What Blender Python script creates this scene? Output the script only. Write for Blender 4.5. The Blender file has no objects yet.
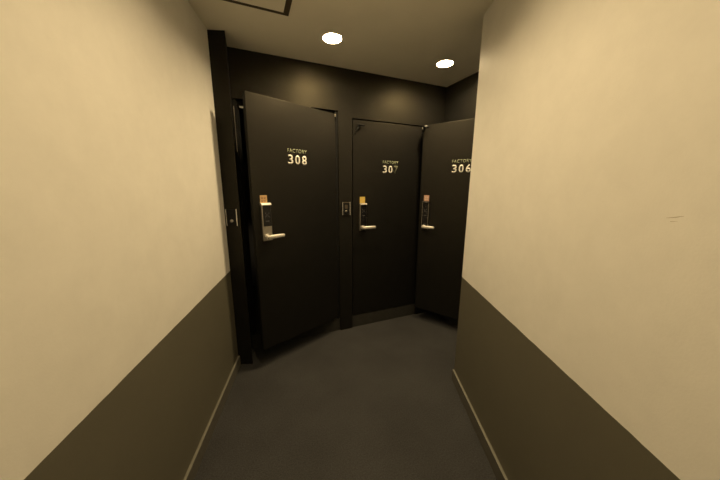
import bpy, bmesh, math
from mathutils import Vector, Matrix

scene = bpy.context.scene
COL = scene.collection

# ------------------------------------------------------------------ materials
def new_mat(name):
    m = bpy.data.materials.new(name)
    m.use_nodes = True
    nt = m.node_tree
    for n in list(nt.nodes):
        nt.nodes.remove(n)
    out = nt.nodes.new('ShaderNodeOutputMaterial')
    b = nt.nodes.new('ShaderNodeBsdfPrincipled')
    nt.links.new(b.outputs[0], out.inputs[0])
    return m, nt, b

def mat(name, col, rough=0.6, metal=0.0, spec=0.5, noise=0.0, nscale=40, bump=0.0, bscale=300, tint=(1, 1, 1)):
    m, nt, b = new_mat(name)
    b.inputs['Base Color'].default_value = (*col, 1)
    b.inputs['Roughness'].default_value = rough
    b.inputs['Metallic'].default_value = metal
    b.inputs['Specular IOR Level'].default_value = spec
    b.inputs['Specular Tint'].default_value = (*tint, 1)
    tc = nt.nodes.new('ShaderNodeTexCoord')
    if noise > 0:
        n = nt.nodes.new('ShaderNodeTexNoise')
        n.inputs['Scale'].default_value = nscale
        n.inputs['Detail'].default_value = 4
        nt.links.new(tc.outputs['Object'], n.inputs['Vector'])
        r = nt.nodes.new('ShaderNodeMapRange')
        r.inputs['From Min'].default_value = 0.3
        r.inputs['From Max'].default_value = 0.7
        r.inputs['To Min'].default_value = 1 - noise
        r.inputs['To Max'].default_value = 1 + noise
        nt.links.new(n.outputs['Fac'], r.inputs['Value'])
        h = nt.nodes.new('ShaderNodeHueSaturation')
        h.inputs['Color'].default_value = (*col, 1)
        nt.links.new(r.outputs[0], h.inputs['Value'])
        nt.links.new(h.outputs[0], b.inputs['Base Color'])
    if bump > 0:
        n2 = nt.nodes.new('ShaderNodeTexNoise')
        n2.inputs['Scale'].default_value = bscale
        n2.inputs['Detail'].default_value = 3
        nt.links.new(tc.outputs['Object'], n2.inputs['Vector'])
        bp = nt.nodes.new('ShaderNodeBump')
        bp.inputs['Strength'].default_value = bump
        bp.inputs['Distance'].default_value = 0.002
        nt.links.new(n2.outputs['Fac'], bp.inputs['Height'])
        nt.links.new(bp.outputs[0], b.inputs['Normal'])
    return m

def wall_paint(name, low, high, zsplit):
    """cream wallpaper over a grey painted dado, split at a height"""
    m, nt, b = new_mat(name)
    geo = nt.nodes.new('ShaderNodeNewGeometry')
    sep = nt.nodes.new('ShaderNodeSeparateXYZ')
    nt.links.new(geo.outputs['Position'], sep.inputs[0])
    n0 = nt.nodes.new('ShaderNodeTexNoise')
    n0.inputs['Scale'].default_value = 14
    nt.links.new(geo.outputs['Position'], n0.inputs['Vector'])
    ad = nt.nodes.new('ShaderNodeMath'); ad.operation = 'MULTIPLY_ADD'
    ad.inputs[1].default_value = 0.004
    nt.links.new(n0.outputs['Fac'], ad.inputs[0])
    nt.links.new(sep.outputs['Z'], ad.inputs[2])
    gt = nt.nodes.new('ShaderNodeMath'); gt.operation = 'GREATER_THAN'
    gt.inputs[1].default_value = zsplit + 0.002
    nt.links.new(ad.outputs[0], gt.inputs[0])
    # faint woven mottling of the wallpaper
    n1 = nt.nodes.new('ShaderNodeTexNoise')
    n1.inputs['Scale'].default_value = 7
    n1.inputs['Detail'].default_value = 8
    n1.inputs['Roughness'].default_value = 0.7
    nt.links.new(geo.outputs['Position'], n1.inputs['Vector'])
    r = nt.nodes.new('ShaderNodeMapRange')
    r.inputs['From Min'].default_value = 0.3
    r.inputs['From Max'].default_value = 0.7
    r.inputs['To Min'].default_value = 0.96
    r.inputs['To Max'].default_value = 1.03
    nt.links.new(n1.outputs['Fac'], r.inputs['Value'])
    mx = nt.nodes.new('ShaderNodeMix'); mx.data_type = 'RGBA'
    mx.inputs[6].default_value = (*low, 1)
    mx.inputs[7].default_value = (*high, 1)
    nt.links.new(gt.outputs[0], mx.inputs[0])
    h = nt.nodes.new('ShaderNodeHueSaturation')
    nt.links.new(mx.outputs[2], h.inputs['Color'])
    nt.links.new(r.outputs[0], h.inputs['Value'])
    nt.links.new(h.outputs[0], b.inputs['Base Color'])
    b.inputs['Roughness'].default_value = 0.52
    b.inputs['Specular IOR Level'].default_value = 0.5
    n2 = nt.nodes.new('ShaderNodeTexNoise')
    n2.inputs['Scale'].default_value = 170
    n2.inputs['Detail'].default_value = 3
    nt.links.new(geo.outputs['Position'], n2.inputs['Vector'])
    bp = nt.nodes.new('ShaderNodeBump')
    bp.inputs['Strength'].default_value = 0.12
    bp.inputs['Distance'].default_value = 0.002
    nt.links.new(n2.outputs['Fac'], bp.inputs['Height'])
    nt.links.new(bp.outputs[0], b.inputs['Normal'])
    return m

def carpet_mat():
    m, nt, b = new_mat('carpet')
    geo = nt.nodes.new('ShaderNodeNewGeometry')
    n = nt.nodes.new('ShaderNodeTexNoise')
    n.inputs['Scale'].default_value = 130
    n.inputs['Detail'].default_value = 5
    n.inputs['Roughness'].default_value = 0.75
    nt.links.new(geo.outputs['Position'], n.inputs['Vector'])
    cr = nt.nodes.new('ShaderNodeValToRGB')
    cr.color_ramp.elements[0].position = 0.32
    cr.color_ramp.elements[0].color = CARPET_LO
    cr.color_ramp.elements[1].position = 0.70
    cr.color_ramp.elements[1].color = CARPET_HI
    nt.links.new(n.outputs['Fac'], cr.inputs[0])
    n3 = nt.nodes.new('ShaderNodeTexNoise')
    n3.inputs['Scale'].default_value = 3.0
    n3.inputs['Detail'].default_value = 3
    nt.links.new(geo.outputs['Position'], n3.inputs['Vector'])
    r = nt.nodes.new('ShaderNodeMapRange')
    r.inputs['From Min'].default_value = 0.3
    r.inputs['From Max'].default_value = 0.7
    r.inputs['To Min'].default_value = 0.88
    r.inputs['To Max'].default_value = 1.12
    nt.links.new(n3.outputs['Fac'], r.inputs['Value'])
    h = nt.nodes.new('ShaderNodeHueSaturation')
    nt.links.new(cr.outputs[0], h.inputs['Color'])
    nt.links.new(r.outputs[0], h.inputs['Value'])
    nt.links.new(h.outputs[0], b.inputs['Base Color'])
    b.inputs['Roughness'].default_value = 0.95
    b.inputs['Specular IOR Level'].default_value = 0.1
    bp = nt.nodes.new('ShaderNodeBump')
    bp.inputs['Strength'].default_value = 0.5
    bp.inputs['Distance'].default_value = 0.003
    nt.links.new(n.outputs['Fac'], bp.inputs['Height'])
    nt.links.new(bp.outputs[0], b.inputs['Normal'])
    return m

def emit(name, col, s):
    m = bpy.data.materials.new(name)
    m.use_nodes = True
    nt = m.node_tree
    for n in list(nt.nodes):
        nt.nodes.remove(n)
    out = nt.nodes.new('ShaderNodeOutputMaterial')
    e = nt.nodes.new('ShaderNodeEmission')
    e.inputs['Color'].default_value = (*col, 1)
    e.inputs['Strength'].default_value = s
    nt.links.new(e.outputs[0], out.inputs[0])
    return m

LAMP_COL = (1.0, 0.745, 0.40)
CARPET_LO = (0.029, 0.0292, 0.0305, 1)
CARPET_HI = (0.065, 0.0655, 0.0675, 1)
M = {
    'wall':   wall_paint('cream and grey wall', (0.124, 0.116, 0.085), (0.86, 0.845, 0.80), 0.833),
    'wall_r': wall_paint('cream and grey wall right', (0.124, 0.116, 0.085), (0.86, 0.845, 0.80), 0.847),
    'ceil':   mat('ceiling paint', (0.94, 0.90, 0.78), 0.8, spec=0.2, noise=0.02, nscale=5, bump=0.06, bscale=120),
    'black':  mat('black wall paint', (0.009, 0.009, 0.009), 0.52, tint=(1, 0.90, 0.62), spec=0.24, noise=0.10, nscale=9, bump=0.10, bscale=90),
    'door':   mat('black door laminate', (0.008, 0.008, 0.008), 0.48, tint=(1, 0.90, 0.66), spec=0.27, noise=0.06, nscale=12, bump=0.05, bscale=220),
    'frame':  mat('black steel frame', (0.010, 0.010, 0.010), 0.5, spec=0.2, noise=0.05),
    'carpet': carpet_mat(),
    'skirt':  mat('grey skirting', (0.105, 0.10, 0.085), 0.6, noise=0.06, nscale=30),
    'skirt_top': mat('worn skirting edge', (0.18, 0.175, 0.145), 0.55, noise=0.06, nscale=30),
    'sill':   mat('threshold riser', (0.030, 0.029, 0.025), 0.8, noise=0.15, nscale=30),
    'room':   mat('unlit room paint', (0.05, 0.05, 0.052), 0.8, noise=0.05),
    'steel':  mat('brushed steel', (0.48, 0.45, 0.40), 0.36, metal=1.0, noise=0.05, nscale=60),
    'chrome': mat('satin chrome', (0.75, 0.74, 0.72), 0.25, metal=1.0, noise=0.03),
    'glass':  mat('black lock glass', (0.008, 0.008, 0.009), 0.15, spec=0.3, noise=0.02),
    'cap':    mat('pale satin cap', (0.80, 0.78, 0.72), 0.35, metal=0.35, noise=0.02),
    'matte':  mat('matte black plastic', (0.008, 0.008, 0.008), 0.55, spec=0.2, noise=0.02),
    'key':    mat('keypad marks', (0.16, 0.16, 0.16), 0.4, noise=0.02),
    'white':  mat('white lettering', (0.80, 0.79, 0.74), 0.5, noise=0.03),
    'green':  mat('pale green lettering', (0.50, 0.56, 0.38), 0.5, noise=0.05),
    'dim':    mat('worn lettering', (0.22, 0.23, 0.16), 0.5, noise=0.1),
    'tan':    mat('tan paper', (0.56, 0.36, 0.17), 0.7, noise=0.06, nscale=80),
    'yellow': mat('yellow paper', (0.62, 0.44, 0.10), 0.7, noise=0.06, nscale=80),
    'pink':   mat('faded red paper', (0.52, 0.30, 0.22), 0.7, noise=0.06, nscale=80),
    'ink':    mat('brown ink', (0.20, 0.10, 0.05), 0.7, noise=0.05),
    'pale':   mat('pale ink', (0.68, 0.60, 0.52), 0.7, noise=0.05),
    'trimw':  mat('white lamp trim', (0.82, 0.80, 0.76), 0.45, noise=0.02),
    'gap':    mat('dark hatch edge', (0.085, 0.065, 0.042), 0.5, noise=0.1),
    'scuff':  mat('scuffed paper', (0.52, 0.47, 0.38), 0.8, noise=0.1),
}

# ------------------------------------------------------------------ mesh helpers
def finish(name, bm, m, parent=None, bevel=0.0, smooth=False):
    bmesh.ops.recalc_face_normals(bm, faces=bm.faces)
    if bevel > 0:
        es = [e for e in bm.edges if len(e.link_faces) == 2 and e.calc_face_angle(0) > 0.6]
        bmesh.ops.bevel(bm, geom=es, offset=bevel, segments=2, profile=0.6, affect='EDGES')
    me = bpy.data.meshes.new(name)
    bm.to_mesh(me); bm.free()
    for mm in (m if isinstance(m, (list, tuple)) else [m]):
        me.materials.append(mm)
    if smooth:
        for p in me.polygons:
            p.use_smooth = True
    o = bpy.data.objects.new(name, me)
    COL.objects.link(o)
    if parent:
        o.parent = parent
    return o

def bx(bm, x0, x1, y0, y1, z0, z1, mi=0):
    vs = [bm.verts.new((x, y, z)) for x in (x0, x1) for y in (y0, y1) for z in (z0, z1)]
    for f in ((0,1,3,2), (4,6,7,5), (0,4,5,1), (2,3,7,6), (0,2,6,4), (1,5,7,3)):
        fc = bm.faces.new([vs[i] for i in f]); fc.material_index = mi

def prism(bm, pts, z0, z1):
    a = [bm.verts.new((x, y, z0)) for x, y in pts]
    b = [bm.verts.new((x, y, z1)) for x, y in pts]
    n = len(pts)
    bm.faces.new(a[::-1]); bm.faces.new(b)
    for i in range(n):
        bm.faces.new((a[i], a[(i+1) % n], b[(i+1) % n], b[i]))

def lathe(bm, prof, seg=48, axis='z', c=(0,0,0)):
    """prof: list of (r, h); revolved about axis through c"""
    rings = []
    for r, h in prof:
        ring = []
        for i in range(seg):
            a = 2*math.pi*i/seg
            u, v = r*math.cos(a), r*math.sin(a)
            p = (u, v, h) if axis == 'z' else (u, h, v) if axis == 'y' else (h, u, v)
            ring.append(bm.verts.new(Vector(p)+Vector(c)))
        rings.append(ring)
    for a, b in zip(rings, rings[1:]):
        for i in range(seg):
            bm.faces.new((a[i], a[(i+1) % seg], b[(i+1) % seg], b[i]))
    return rings

def cyl(bm, r, h0, h1, axis='z', c=(0,0,0), seg=24):
    rings = lathe(bm, [(r, h0), (r, h1)], seg, axis, c)
    bm.faces.new(rings[0][::-1]); bm.faces.new(rings[1])

def tube(bm, pts, rads, seg=14):
    rings = []
    n = len(pts)
    P = [Vector(p) for p in pts]
    for i in range(n):
        t = (P[min(i+1, n-1)]-P[max(i-1, 0)]).normalized()
        up = Vector((0, 0, 1)) if abs(t.z) < 0.9 else Vector((1, 0, 0))
        s = t.cross(up).normalized(); u = s.cross(t)
        ry, rz = rads[i]
        rings.append([bm.verts.new(P[i]+s*math.cos(2*math.pi*k/seg)*ry+u*math.sin(2*math.pi*k/seg)*rz) for k in range(seg)])
    for a, b in zip(rings, rings[1:]):
        for k in range(seg):
            bm.faces.new((a[k], a[(k+1) % seg], b[(k+1) % seg], b[k]))
    bm.faces.new(rings[0][::-1]); bm.faces.new(rings[-1])

def struct(o, label=None, cat=None):
    o['kind'] = 'structure'
    if label: o['label'] = label
    if cat: o['category'] = cat
    return o

def empty(name, label, cat, loc, rz=0, group=None):
    o = bpy.data.objects.new(name, None)
    o.empty_display_size = 0.1
    COL.objects.link(o)
    o.location = loc; o.rotation_euler = (0, 0, rz)
    o['label'] = label; o['category'] = cat
    if group: o['group'] = group
    return o

# ------------------------------------------------------------------ the setting
ZC = 2.509            # ceiling height
YB = 2.435            # front of the black back wall
XR = 2.003            # face of the black alcove side wall
LA, RA = 0.2268, 0.4196
def Lp(s, off=0.0): return (-0.6804+math.sin(LA)*s-math.cos(LA)*off, math.cos(LA)*s+math.sin(LA)*off)
def Rp(s, off=0.0): return (0.7738+math.sin(RA)*s+math.cos(RA)*off, math.cos(RA)*s-math.sin(RA)*off)
LE, RE = 2.302, 1.5431
MID = (LA+RA)/2
def back(p, d): return (p[0]-math.sin(MID)*d, p[1]-math.cos(MID)*d)
SB, DB = -0.45, 2.6   # where the walls turn parallel behind the camera, and how far the corridor runs on
TH = 0.10

bm = bmesh.new(); bx(bm, -2.6, 3.6, -3.6, 4.1, -0.06, 0.0)
struct(finish('floor', bm, M['carpet']), 'dark blue grey carpet floor', 'floor')
# the ceiling is cut open where the downlights are recessed into it
LAMPS = [(0.634, 2.014), (1.622, 2.012), (0.365, 0.95), (-0.03, -0.22)]
POWER = [535.0, 500.0, 375.0, 190.0]
LAMP_R, RECESS = 0.066, 0.0255
bm = bmesh.new()
def loop(pts):
    v = [bm.verts.new((x, y, ZC)) for x, y in pts]
    for i in range(len(v)):
        bm.edges.new((v[i], v[(i+1) % len(v)]))
loop([(-2.6, -3.6), (3.6, -3.6), (3.6, 4.1), (-2.6, 4.1)])
for lx_, ly_ in LAMPS:
    loop([(lx_+(LAMP_R+0.002)*math.cos(2*math.pi*k/64), ly_+(LAMP_R+0.002)*math.sin(2*math.pi*k/64)) for k in range(64)])
bmesh.ops.triangle_fill(bm, edges=list(bm.edges), use_beauty=True)
ext = bmesh.ops.extrude_face_region(bm, geom=list(bm.faces))
for v in ext['geom']:
    if isinstance(v, bmesh.types.BMVert):
        v.co.z += 0.08
struct(finish('ceiling', bm, M['ceil']), 'white painted ceiling over the corridor', 'ceiling')

li = [back(Lp(SB), DB), Lp(SB), Lp(LE)]
lo = [Lp(LE, TH), Lp(SB, TH), back(Lp(SB, TH), DB)]
bm = bmesh.new(); prism(bm, li+lo, 0, ZC)
wl = struct(finish('wall_left', bm, M['wall']), 'cream corridor wall with grey dado on the left', 'wall')
ri = [back(Rp(SB), DB), Rp(SB), Rp(RE)]
ro = [Rp(RE, TH), Rp(SB, TH), back(Rp(SB, TH), DB)]
bm = bmesh.new(); prism(bm, ri+ro, 0, ZC)
wr = struct(finish('wall_right', bm, M['wall_r'], bevel=0.004), 'cream corridor wall with grey dado on the right', 'wall')
# short dents scuffed into the right wall
bm = bmesh.new()
def rw(s, z, off): 
    p = Rp(s, off); return (p[0], p[1], z)
tube(bm, [rw(0.286, 1.424, 0.0001), rw(0.302, 1.4195, 0.0001), rw(0.320, 1.416, 0.0001)], [(0.0003, 0.0004), (0.0004, 0.0011), (0.0003, 0.0004)], 8)
tube(bm, [rw(0.296, 1.411, 0.0001), rw(0.310, 1.409, 0.0001)], [(0.0003, 0.0003), (0.0003, 0.0007)], 8)
finish('scuff_mark', bm, M['scuff'], wr)

be = back(Lp(SB), DB); bf = back(Rp(SB), DB); g = back((0, 0), TH)
bm = bmesh.new(); prism(bm, [be, bf, (bf[0]+g[0], bf[1]+g[1]), (be[0]+g[0], be[1]+g[1])], 0, ZC)
struct(finish('wall_rear', bm, M['wall']))

# skirting boards
SK_H, SK_T = 0.088, 0.015
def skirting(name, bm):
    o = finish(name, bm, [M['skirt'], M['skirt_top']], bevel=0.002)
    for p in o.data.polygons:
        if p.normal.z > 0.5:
            p.material_index = 1  # top faces get a lighter colour for the light from overhead
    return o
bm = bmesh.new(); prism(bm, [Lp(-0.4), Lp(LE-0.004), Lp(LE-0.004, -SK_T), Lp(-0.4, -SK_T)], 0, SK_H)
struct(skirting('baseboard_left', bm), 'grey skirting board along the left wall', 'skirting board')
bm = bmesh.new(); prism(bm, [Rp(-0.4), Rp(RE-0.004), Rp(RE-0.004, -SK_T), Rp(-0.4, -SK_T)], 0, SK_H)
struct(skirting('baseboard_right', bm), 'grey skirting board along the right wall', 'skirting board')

# black corner pier closing the left wall
PL, PR = (-0.1625, 2.2445), (-0.055, 2.209)
bm = bmesh.new(); prism(bm, [PL, PR, (-0.055, YB+0.11), (-0.30, YB+0.11), (-0.27, 2.29)], 0, ZC)
struct(finish('wall_pier', bm, M['black'], bevel=0.003), 'narrow black wall pier between left wall and door 308', 'wall')

# black back wall with the two door openings
H8, H7, WT = 2.157, 2.108, 0.11
A0, A1, B0, B1 = -0.052, 0.811, 0.946, 1.742
bm = bmesh.new()
bx(bm, A1, B0, YB, YB+WT, 0, ZC)
bx(bm, B1, XR+0.12, YB, YB+WT, 0, ZC)
bx(bm, A0-0.003, A1, YB, YB+WT, H8, ZC)
bx(bm, B0, B1, YB, YB+WT, H7, ZC)
struct(finish('wall_back', bm, M['black']), 'black back wall holding doors 308 and 307', 'wall')

# black side wall with the opening of the third door
S0, S1 = 1.668, 2.430
bm = bmesh.new()
bx(bm, XR, XR+0.12, 0.98, S0, 0, ZC)
bx(bm, XR, XR+0.12, S1, YB, 0, ZC)
bx(bm, XR, XR+0.12, S0, S1, H7, ZC)
struct(finish('wall_side', bm, M['black']), 'black alcove side wall holding door 306', 'wall')
bm = bmesh.new(); bx(bm, 1.352, XR+0.12, 0.86, 0.98, 0, ZC)
struct(finish('wall_alcove', bm, M['black']))

# rooms behind the doors (unlit)
bm = bmesh.new()
bx(bm, -0.42, 3.4, 3.85, 3.95, 0, ZC)
bx(bm, -0.42, -0.32, YB+WT, 3.85, 0, ZC)
bx(bm, 0.85, 0.91, YB+WT, 3.85, 0, ZC)
bx(bm, 2.02, 2.123, YB+WT, 3.85, 0, ZC)
bx(bm, 3.3, 3.4, 0.86, 3.85, 0, ZC)
bx(bm, XR+0.12, 3.3, 0.86, 0.96, 0, ZC)
struct(finish('wall_room', bm, M['room']))
ZS = 0.132
bm = bmesh.new()
bx(bm, A0+0.002, A1-0.002, YB+0.012, YB+WT+0.001, 0, ZS)
bx(bm, -0.32, 0.85, YB+WT+0.001, 3.85, 0, ZS-0.012)
bx(bm, B0+0.002, B1-0.002, YB+0.012, YB+WT+0.001, 0, ZS)
bx(bm, 0.91, 2.02, YB+WT+0.001, 3.85, 0, ZS-0.012)
bx(bm, XR+0.012, XR+0.121, S0+0.002, S1-0.002, 0, ZS)
bx(bm, XR+0.121, 3.3, 0.96, 3.85, 0, ZS-0.012)
struct(finish('floor_room', bm, M['sill']))

# steel door frames lining the openings
def frame(n, x0, x1, h, label, y0):
    bm = bmesh.new()
    y1 = YB+WT-0.01
    bx(bm, x0, x0+0.028, y0, y1, ZS, h)
    bx(bm, x1-0.028, x1, y0, y1, ZS, h)
    bx(bm, x0+0.028, x1-0.028, YB+0.055, y1, h-0.03, h)
    # stops the leaf closes against
    bx(bm, x0+0.028, x0+0.045, YB+0.060, y1, ZS, h-0.03)
    bx(bm, x1-0.045, x1-0.028, YB+0.060, y1, ZS, h-0.03)
    return struct(finish('trim_%d' % n, bm, M['frame'], bevel=0.0015), label, 'door frame')
f8 = frame(1, A0, A1, H8, 'black steel frame around door 308', YB+0.016)
# bright strike bar at the head of the open doorway and a steel strip standing in for the highlight on its jamb
bm = bmesh.new(); bx(bm, -0.002, 0.05, YB+0.040, YB+0.054, 2.100, 2.113)
finish('strike_bar', bm, M['chrome'], f8)['label'] = 'bright metal strike bar'
bm = bmesh.new(); bx(bm, -0.045, -0.040, YB+0.001, YB+0.006, 1.76, 2.10)
finish('edge_strip', bm, M['steel'], f8)
f7 = frame(2, B0-0.0, B1, H7, 'black steel frame around door 307', YB+0.060)

# ------------------------------------------------------------------ doors
def text_obj(name, body, m, parent, cx, z0, height, width, ext=0.0006, bold=0.0, track=1.0):
    cu = bpy.data.curves.new(name, 'FONT')
    cu.body = body; cu.size = 1.0; cu.offset = bold; cu.space_character = track
    cu.align_x = 'CENTER'; cu.resolution_u = 6
    tmp = bpy.data.objects.new('tmp', cu)
    me = bpy.data.meshes.new_from_object(tmp)
    bpy.data.objects.remove(tmp)
    xs = [v.co.x for v in me.vertices]; ys = [v.co.y for v in me.vertices]
    x0, x1, y0, y1 = min(xs), max(xs), min(ys), max(ys)
    bm = bmesh.new(); bm.from_mesh(me); bpy.data.meshes.remove(me)
    for v in bm.verts:
        x, y = v.co.x, v.co.y
        v.co = Vector((cx+((x-x0)/(x1-x0)-0.5)*width, -ext, z0+(y-y0)/(y1-y0)*height))
    r = bmesh.ops.extrude_face_region(bm, geom=list(bm.faces))
    for e in r['geom']:
        if isinstance(e, bmesh.types.BMVert):
            e.co.y = 0.0
    return finish(name, bm, m, parent)

def make_door(n, number, loc, rz, label, W, zlo, zhi, zn, cx, zl, zt, lx, tag_mat, tag_ink, tag_x, tag_z, nw=0.176, dim7=False, hook=None, lit_lock=False, lean=0.0, cap='steel'):
    """a flush door leaf; x runs from the latch edge (-W) to the hinges (0), the face is y = 0"""
    d = empty('door_%d' % n, label, 'door', loc, rz)
    d['kind'] = 'structure'
    bm = bmesh.new(); bx(bm, -W, 0, 0, 0.04, zlo, zhi)
    finish('leaf', bm, M['door'], d, bevel=0.002)
    # lettering
    text_obj('sign_lettering', 'FACTORY', M['green'], d, cx, zn+0.092, 0.028, nw, bold=-0.004, track=1.12)
    pitch = nw*0.362
    for k, ch in enumerate(number):
        o = text_obj('number_digit', ch, M['dim' if dim7 and k == 2 else 'white'], d, cx+(k-1)*pitch, zn, 0.074, 0.045, bold=0.016)
        if dim7 and k == 2:
            o['label'] = 'dim greyish digit'
    # electronic lock
    x0 = -W+lx; x1 = x0+0.076; zb = zl-0.034
    bm = bmesh.new(); bx(bm, x0, x1, -0.024, 0.0, zb, zt)
    lock = finish('electronic_lock', bm, M['steel'], d, bevel=0.004)
    pb = zl+0.080 if lit_lock else zb+0.004  # dark panel runs lower to imitate dark reflections on the other locks
    bm = bmesh.new(); bx(bm, x0+0.009, x1-0.004, -0.0275, -0.0235, pb, zt-0.017)
    finish('keypad_panel', bm, M['glass'], lock, bevel=0.002)
    bm = bmesh.new()
    mid = zl+0.165
    for i in range(5):                                   # crossed key marks in the middle of the panel
        for sgn in (-1, 1):
            u = (i-2)*0.007
            bx(bm, x0+0.040+u-0.002, x0+0.040+u+0.002, -0.0282, -0.0274, mid+sgn*u-0.002, mid+sgn*u+0.002)
    bx(bm, x0+0.026, x0+0.054, -0.0282, -0.0274, mid-0.048, mid-0.045)
    finish('key_mark', bm, M['key'], lock)
    bm = bmesh.new()
    pr = [(-0.002, zt+0.001), (-0.020, zt+0.001), (-0.034, zt-0.010), (-0.034, zt-0.017), (-0.002, zt-0.017)]
    va = [bm.verts.new((x0-0.001, y, z)) for y, z in pr]; vb = [bm.verts.new((x1+0.001, y, z)) for y, z in pr]
    bm.faces.new(va); bm.faces.new(vb[::-1])
    for i in range(5):
        bm.faces.new((va[i], vb[i], vb[(i+1) % 5], va[(i+1) % 5]))
    finish('lock_cap', bm, M['cap' if lit_lock else cap], lock, bevel=0.0015)  # cap colour per door imitates how strongly the lamps light it
    # lever
    rx, rzv = x0+0.030, zl
    bm = bmesh.new(); cyl(bm, 0.023, -0.034, -0.022, 'y', (rx, 0, rzv))
    finish('handle_rose', bm, M['chrome'], lock, bevel=0.002)
    bm = bmesh.new()
    tube(bm, [(rx, -0.030, rzv), (rx, -0.048, rzv), (rx+0.006, -0.058, rzv), (rx+0.022, -0.062, rzv-lean*0.1), (rx+0.08, -0.061, rzv-lean*0.5), (rx+0.122, -0.060, rzv-lean*0.9), (rx+0.130, -0.0595, rzv-lean)],
         [(0.011, 0.012), (0.011, 0.013), (0.010, 0.0145), (0.0085, 0.0155), (0.0075, 0.0145), (0.007, 0.0135), (0.004, 0.009)], 16)
    finish('lever_handle', bm, M['cap'], lock, smooth=True)
    # small paper tag stuck above the lock
    tx0 = tag_x; tx1 = tx0+0.056
    bm = bmesh.new(); bx(bm, tx0, tx1, -0.0015, 0.0, tag_z, tag_z+0.060)
    tg = finish('paper_tag', bm, M[tag_mat], d); tg['label'] = {'tan': 'tan paper tag', 'yellow': 'yellow paper tag', 'pink': 'faded reddish paper tag'}[tag_mat]
    if tag_ink:
        bm = bmesh.new()
        for i in range(2):
            for j in range(2):
                a = tx0+0.011+i*0.020; b = tag_z+0.012+j*0.021
                bx(bm, a, a+0.013, -0.0022, -0.0014, b, b+0.004)
                bx(bm, a, a+0.004, -0.0022, -0.0014, b+0.004, b+0.013)
                bx(bm, a+0.009, a+0.013, -0.0022, -0.0014, b+0.006, b+0.013)
        finish('printed_mark', bm, M[tag_ink], tg)
    # pivot hinges on the right edge
    for z, hh in ((zlo+0.10, 0.022), (zhi-0.012, 0.011)):
        bm = bmesh.new(); cyl(bm, 0.007, z-hh, z+hh, 'z', (0.006, 0.002, 0), 16)
        finish('hinge', bm, M['steel'] if z > 1 else M['frame'], d, bevel=0.001)
    if hook:                                             # little hook near the top corner: foot, bar and tip
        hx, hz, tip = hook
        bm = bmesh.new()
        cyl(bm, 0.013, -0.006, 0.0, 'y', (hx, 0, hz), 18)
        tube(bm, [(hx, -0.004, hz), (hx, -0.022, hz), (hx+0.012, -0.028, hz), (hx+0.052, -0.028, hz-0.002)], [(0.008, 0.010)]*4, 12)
        tube(bm, [(hx+0.010, -0.012, hz-0.004), (hx-0.014, -0.010, hz-0.036), (hx-0.034, -0.006, hz-0.080)], [(0.006, 0.008), (0.006, 0.008), (0.005, 0.006)], 12)  # diagonal tube stands in for the hook's cast shadow
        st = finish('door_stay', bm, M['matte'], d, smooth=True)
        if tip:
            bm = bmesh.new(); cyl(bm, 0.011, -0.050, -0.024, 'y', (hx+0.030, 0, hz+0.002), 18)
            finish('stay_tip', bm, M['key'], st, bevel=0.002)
    return d

make_door(1, '308', (0.776, YB-0.010, 0), 0.403, 'black door marked 308, standing ajar on the left',
          0.802, 0.164, 2.124, 1.661, -0.404, 1.109, 1.364, 0.052, 'tan', 'ink', -0.746, 1.362, nw=0.180, lit_lock=True)
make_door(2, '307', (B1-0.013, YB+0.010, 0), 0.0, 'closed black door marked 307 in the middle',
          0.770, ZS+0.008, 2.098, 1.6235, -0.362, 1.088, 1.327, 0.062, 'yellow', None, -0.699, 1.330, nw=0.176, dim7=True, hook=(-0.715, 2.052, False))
a6 = 0.52
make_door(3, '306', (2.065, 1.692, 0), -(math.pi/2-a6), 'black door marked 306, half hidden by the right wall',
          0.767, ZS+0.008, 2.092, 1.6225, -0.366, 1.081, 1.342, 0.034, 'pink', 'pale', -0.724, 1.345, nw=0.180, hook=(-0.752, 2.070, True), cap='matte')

# ------------------------------------------------------------------ wall plates
def plate(label, loc, rz, frame_top):
    t = empty('wall_button_plate', label, 'button plate', loc, rz, 'button plates beside the doors')
    bm = bmesh.new(); bx(bm, -0.040, 0.040, -0.008, 0, -0.060, 0.060)
    finish('back_plate', bm, M['matte'], t, bevel=0.002)
    for x in (-0.042, 0.034):
        bm = bmesh.new(); bx(bm, x, x+0.008, -0.014, 0, -0.064, 0.064)
        finish('side_rail', bm, M['chrome'], t, bevel=0.002)
    if frame_top:
        bm = bmesh.new(); bx(bm, -0.034, 0.034, -0.010, 0, 0.054, 0.062)
        finish('top_rail', bm, M['gap'], t, bevel=0.002)
    bm = bmesh.new()
    rings = lathe(bm, [(0.012, 0.0), (0.012, -0.006), (0.010, -0.009), (0.006, -0.011), (0.001, -0.0115)], 24, 'y', (-0.002, -0.006, -0.026))
    bm.faces.new(rings[-1])
    finish('push_button', bm, M['steel'], t, smooth=True)
    bm = bmesh.new(); bx(bm, -0.014, 0.012, -0.011, -0.007, 0.000, 0.034)
    finish('label_slot', bm, M['gap'] if frame_top else M['matte'], t, bevel=0.001)
    return t
plate('black button plate with two steel rails between doors 308 and 307', (0.881, YB, 1.279), 0, True)
pd = math.atan2(PR[1]-PL[1], PR[0]-PL[0])
plate('button plate with two steel rails on the black pier beside the left cream wall', (-0.1125, 2.2280, 1.255), pd, False)

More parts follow.
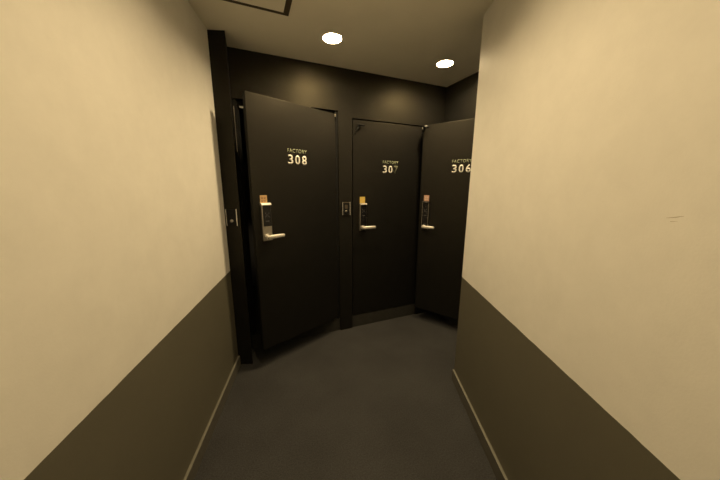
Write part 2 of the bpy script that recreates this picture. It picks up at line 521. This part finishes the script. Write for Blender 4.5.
# ------------------------------------------------------------------ ceiling things
def downlight(label, x, y, r, power):
    t = empty('ceiling_downlight', label, 'downlight', (x, y, ZC), 0, 'round ceiling downlights')
    bm = bmesh.new()
    lathe(bm, [(r+0.009, 0.0), (r+0.009, -0.002), (r+0.006, -0.004), (r, -0.004), (r-0.001, 0.0), (r-0.004, RECESS), (r+0.001, RECESS), (r+0.001, 0.0)], 64)
    finish('trim_ring', bm, M['trimw'], t, smooth=False)
    bm = bmesh.new()
    rings = lathe(bm, [(r-0.004, RECESS-0.001), (r*0.6, RECESS-0.0025), (0.004, RECESS-0.003)], 64)
    bm.faces.new(rings[-1])
    finish('diffuser', bm, emit('lit lamp diffuser', LAMP_COL, power), t, smooth=True)
    return t
downlight('lit round downlight in front of door 308, nearer the hatch', *LAMPS[0], LAMP_R, POWER[0])
downlight('lit round downlight in the far alcove corner before doors 307 and 306', *LAMPS[1], LAMP_R, POWER[1])
downlight('lit round downlight over the middle of the corridor', *LAMPS[2], LAMP_R, POWER[2])
downlight('lit round downlight over the corridor behind the camera', *LAMPS[3], LAMP_R, POWER[3])

t = empty('ceiling_hatch', 'square ceiling access hatch with dark edges near the left wall', 'hatch', (0.092, 1.66, ZC))
hw, hh, e = 0.222, 0.221, 0.032
bm = bmesh.new()
for x0, x1, y0, y1 in ((-hw, hw, -hh, -hh+0.022), (-hw, hw, hh-0.022, hh), (-hw, -hw+e, -hh+0.022, hh-0.022), (hw-e, hw, -hh+0.022, hh-0.022)):
    bx(bm, x0, x1, y0, y1, -0.004, 0.0)
finish('hatch_frame', bm, M['gap'], t)  # dark border stands in for the shade in the recess around the panel
bm = bmesh.new(); bx(bm, -hw+e, hw-e, -hh+0.022, hh-0.022, -0.003, 0.0)
finish('hatch_panel', bm, M['ceil'], t)

# ------------------------------------------------------------------ camera and world
F_PX, PITCH, YAW, ROLL, CAM_H = 265.179, -0.1968, 0.4001, 0.0041, 1.484
fw = Vector((math.sin(YAW)*math.cos(PITCH), math.cos(YAW)*math.cos(PITCH), math.sin(PITCH)))
rt = Vector((math.cos(YAW), -math.sin(YAW), 0)); up = rt.cross(fw)
c, s = math.cos(ROLL), math.sin(ROLL)
rt, up = c*rt+s*up, -s*rt+c*up
cam = bpy.data.cameras.new('camera')
co = bpy.data.objects.new('camera', cam); COL.objects.link(co)
cam.sensor_width = 36.0; cam.sensor_fit = 'HORIZONTAL'
cam.lens = F_PX/720*36.0; cam.clip_start = 0.02
co.matrix_world = Matrix(((rt.x, up.x, -fw.x, 0), (rt.y, up.y, -fw.y, 0), (rt.z, up.z, -fw.z, CAM_H), (0, 0, 0, 1)))
scene.camera = co

w = bpy.data.worlds.new('world'); scene.world = w; w.use_nodes = True
w.node_tree.nodes['Background'].inputs[0].default_value = (0, 0, 0, 1)
w.node_tree.nodes['Background'].inputs[1].default_value = 0.0

vs = scene.view_settings
vs.view_transform = 'Standard'; vs.look = 'None'; vs.gamma = 1.0; vs.use_curve_mapping = False
vs.exposure = 0.0
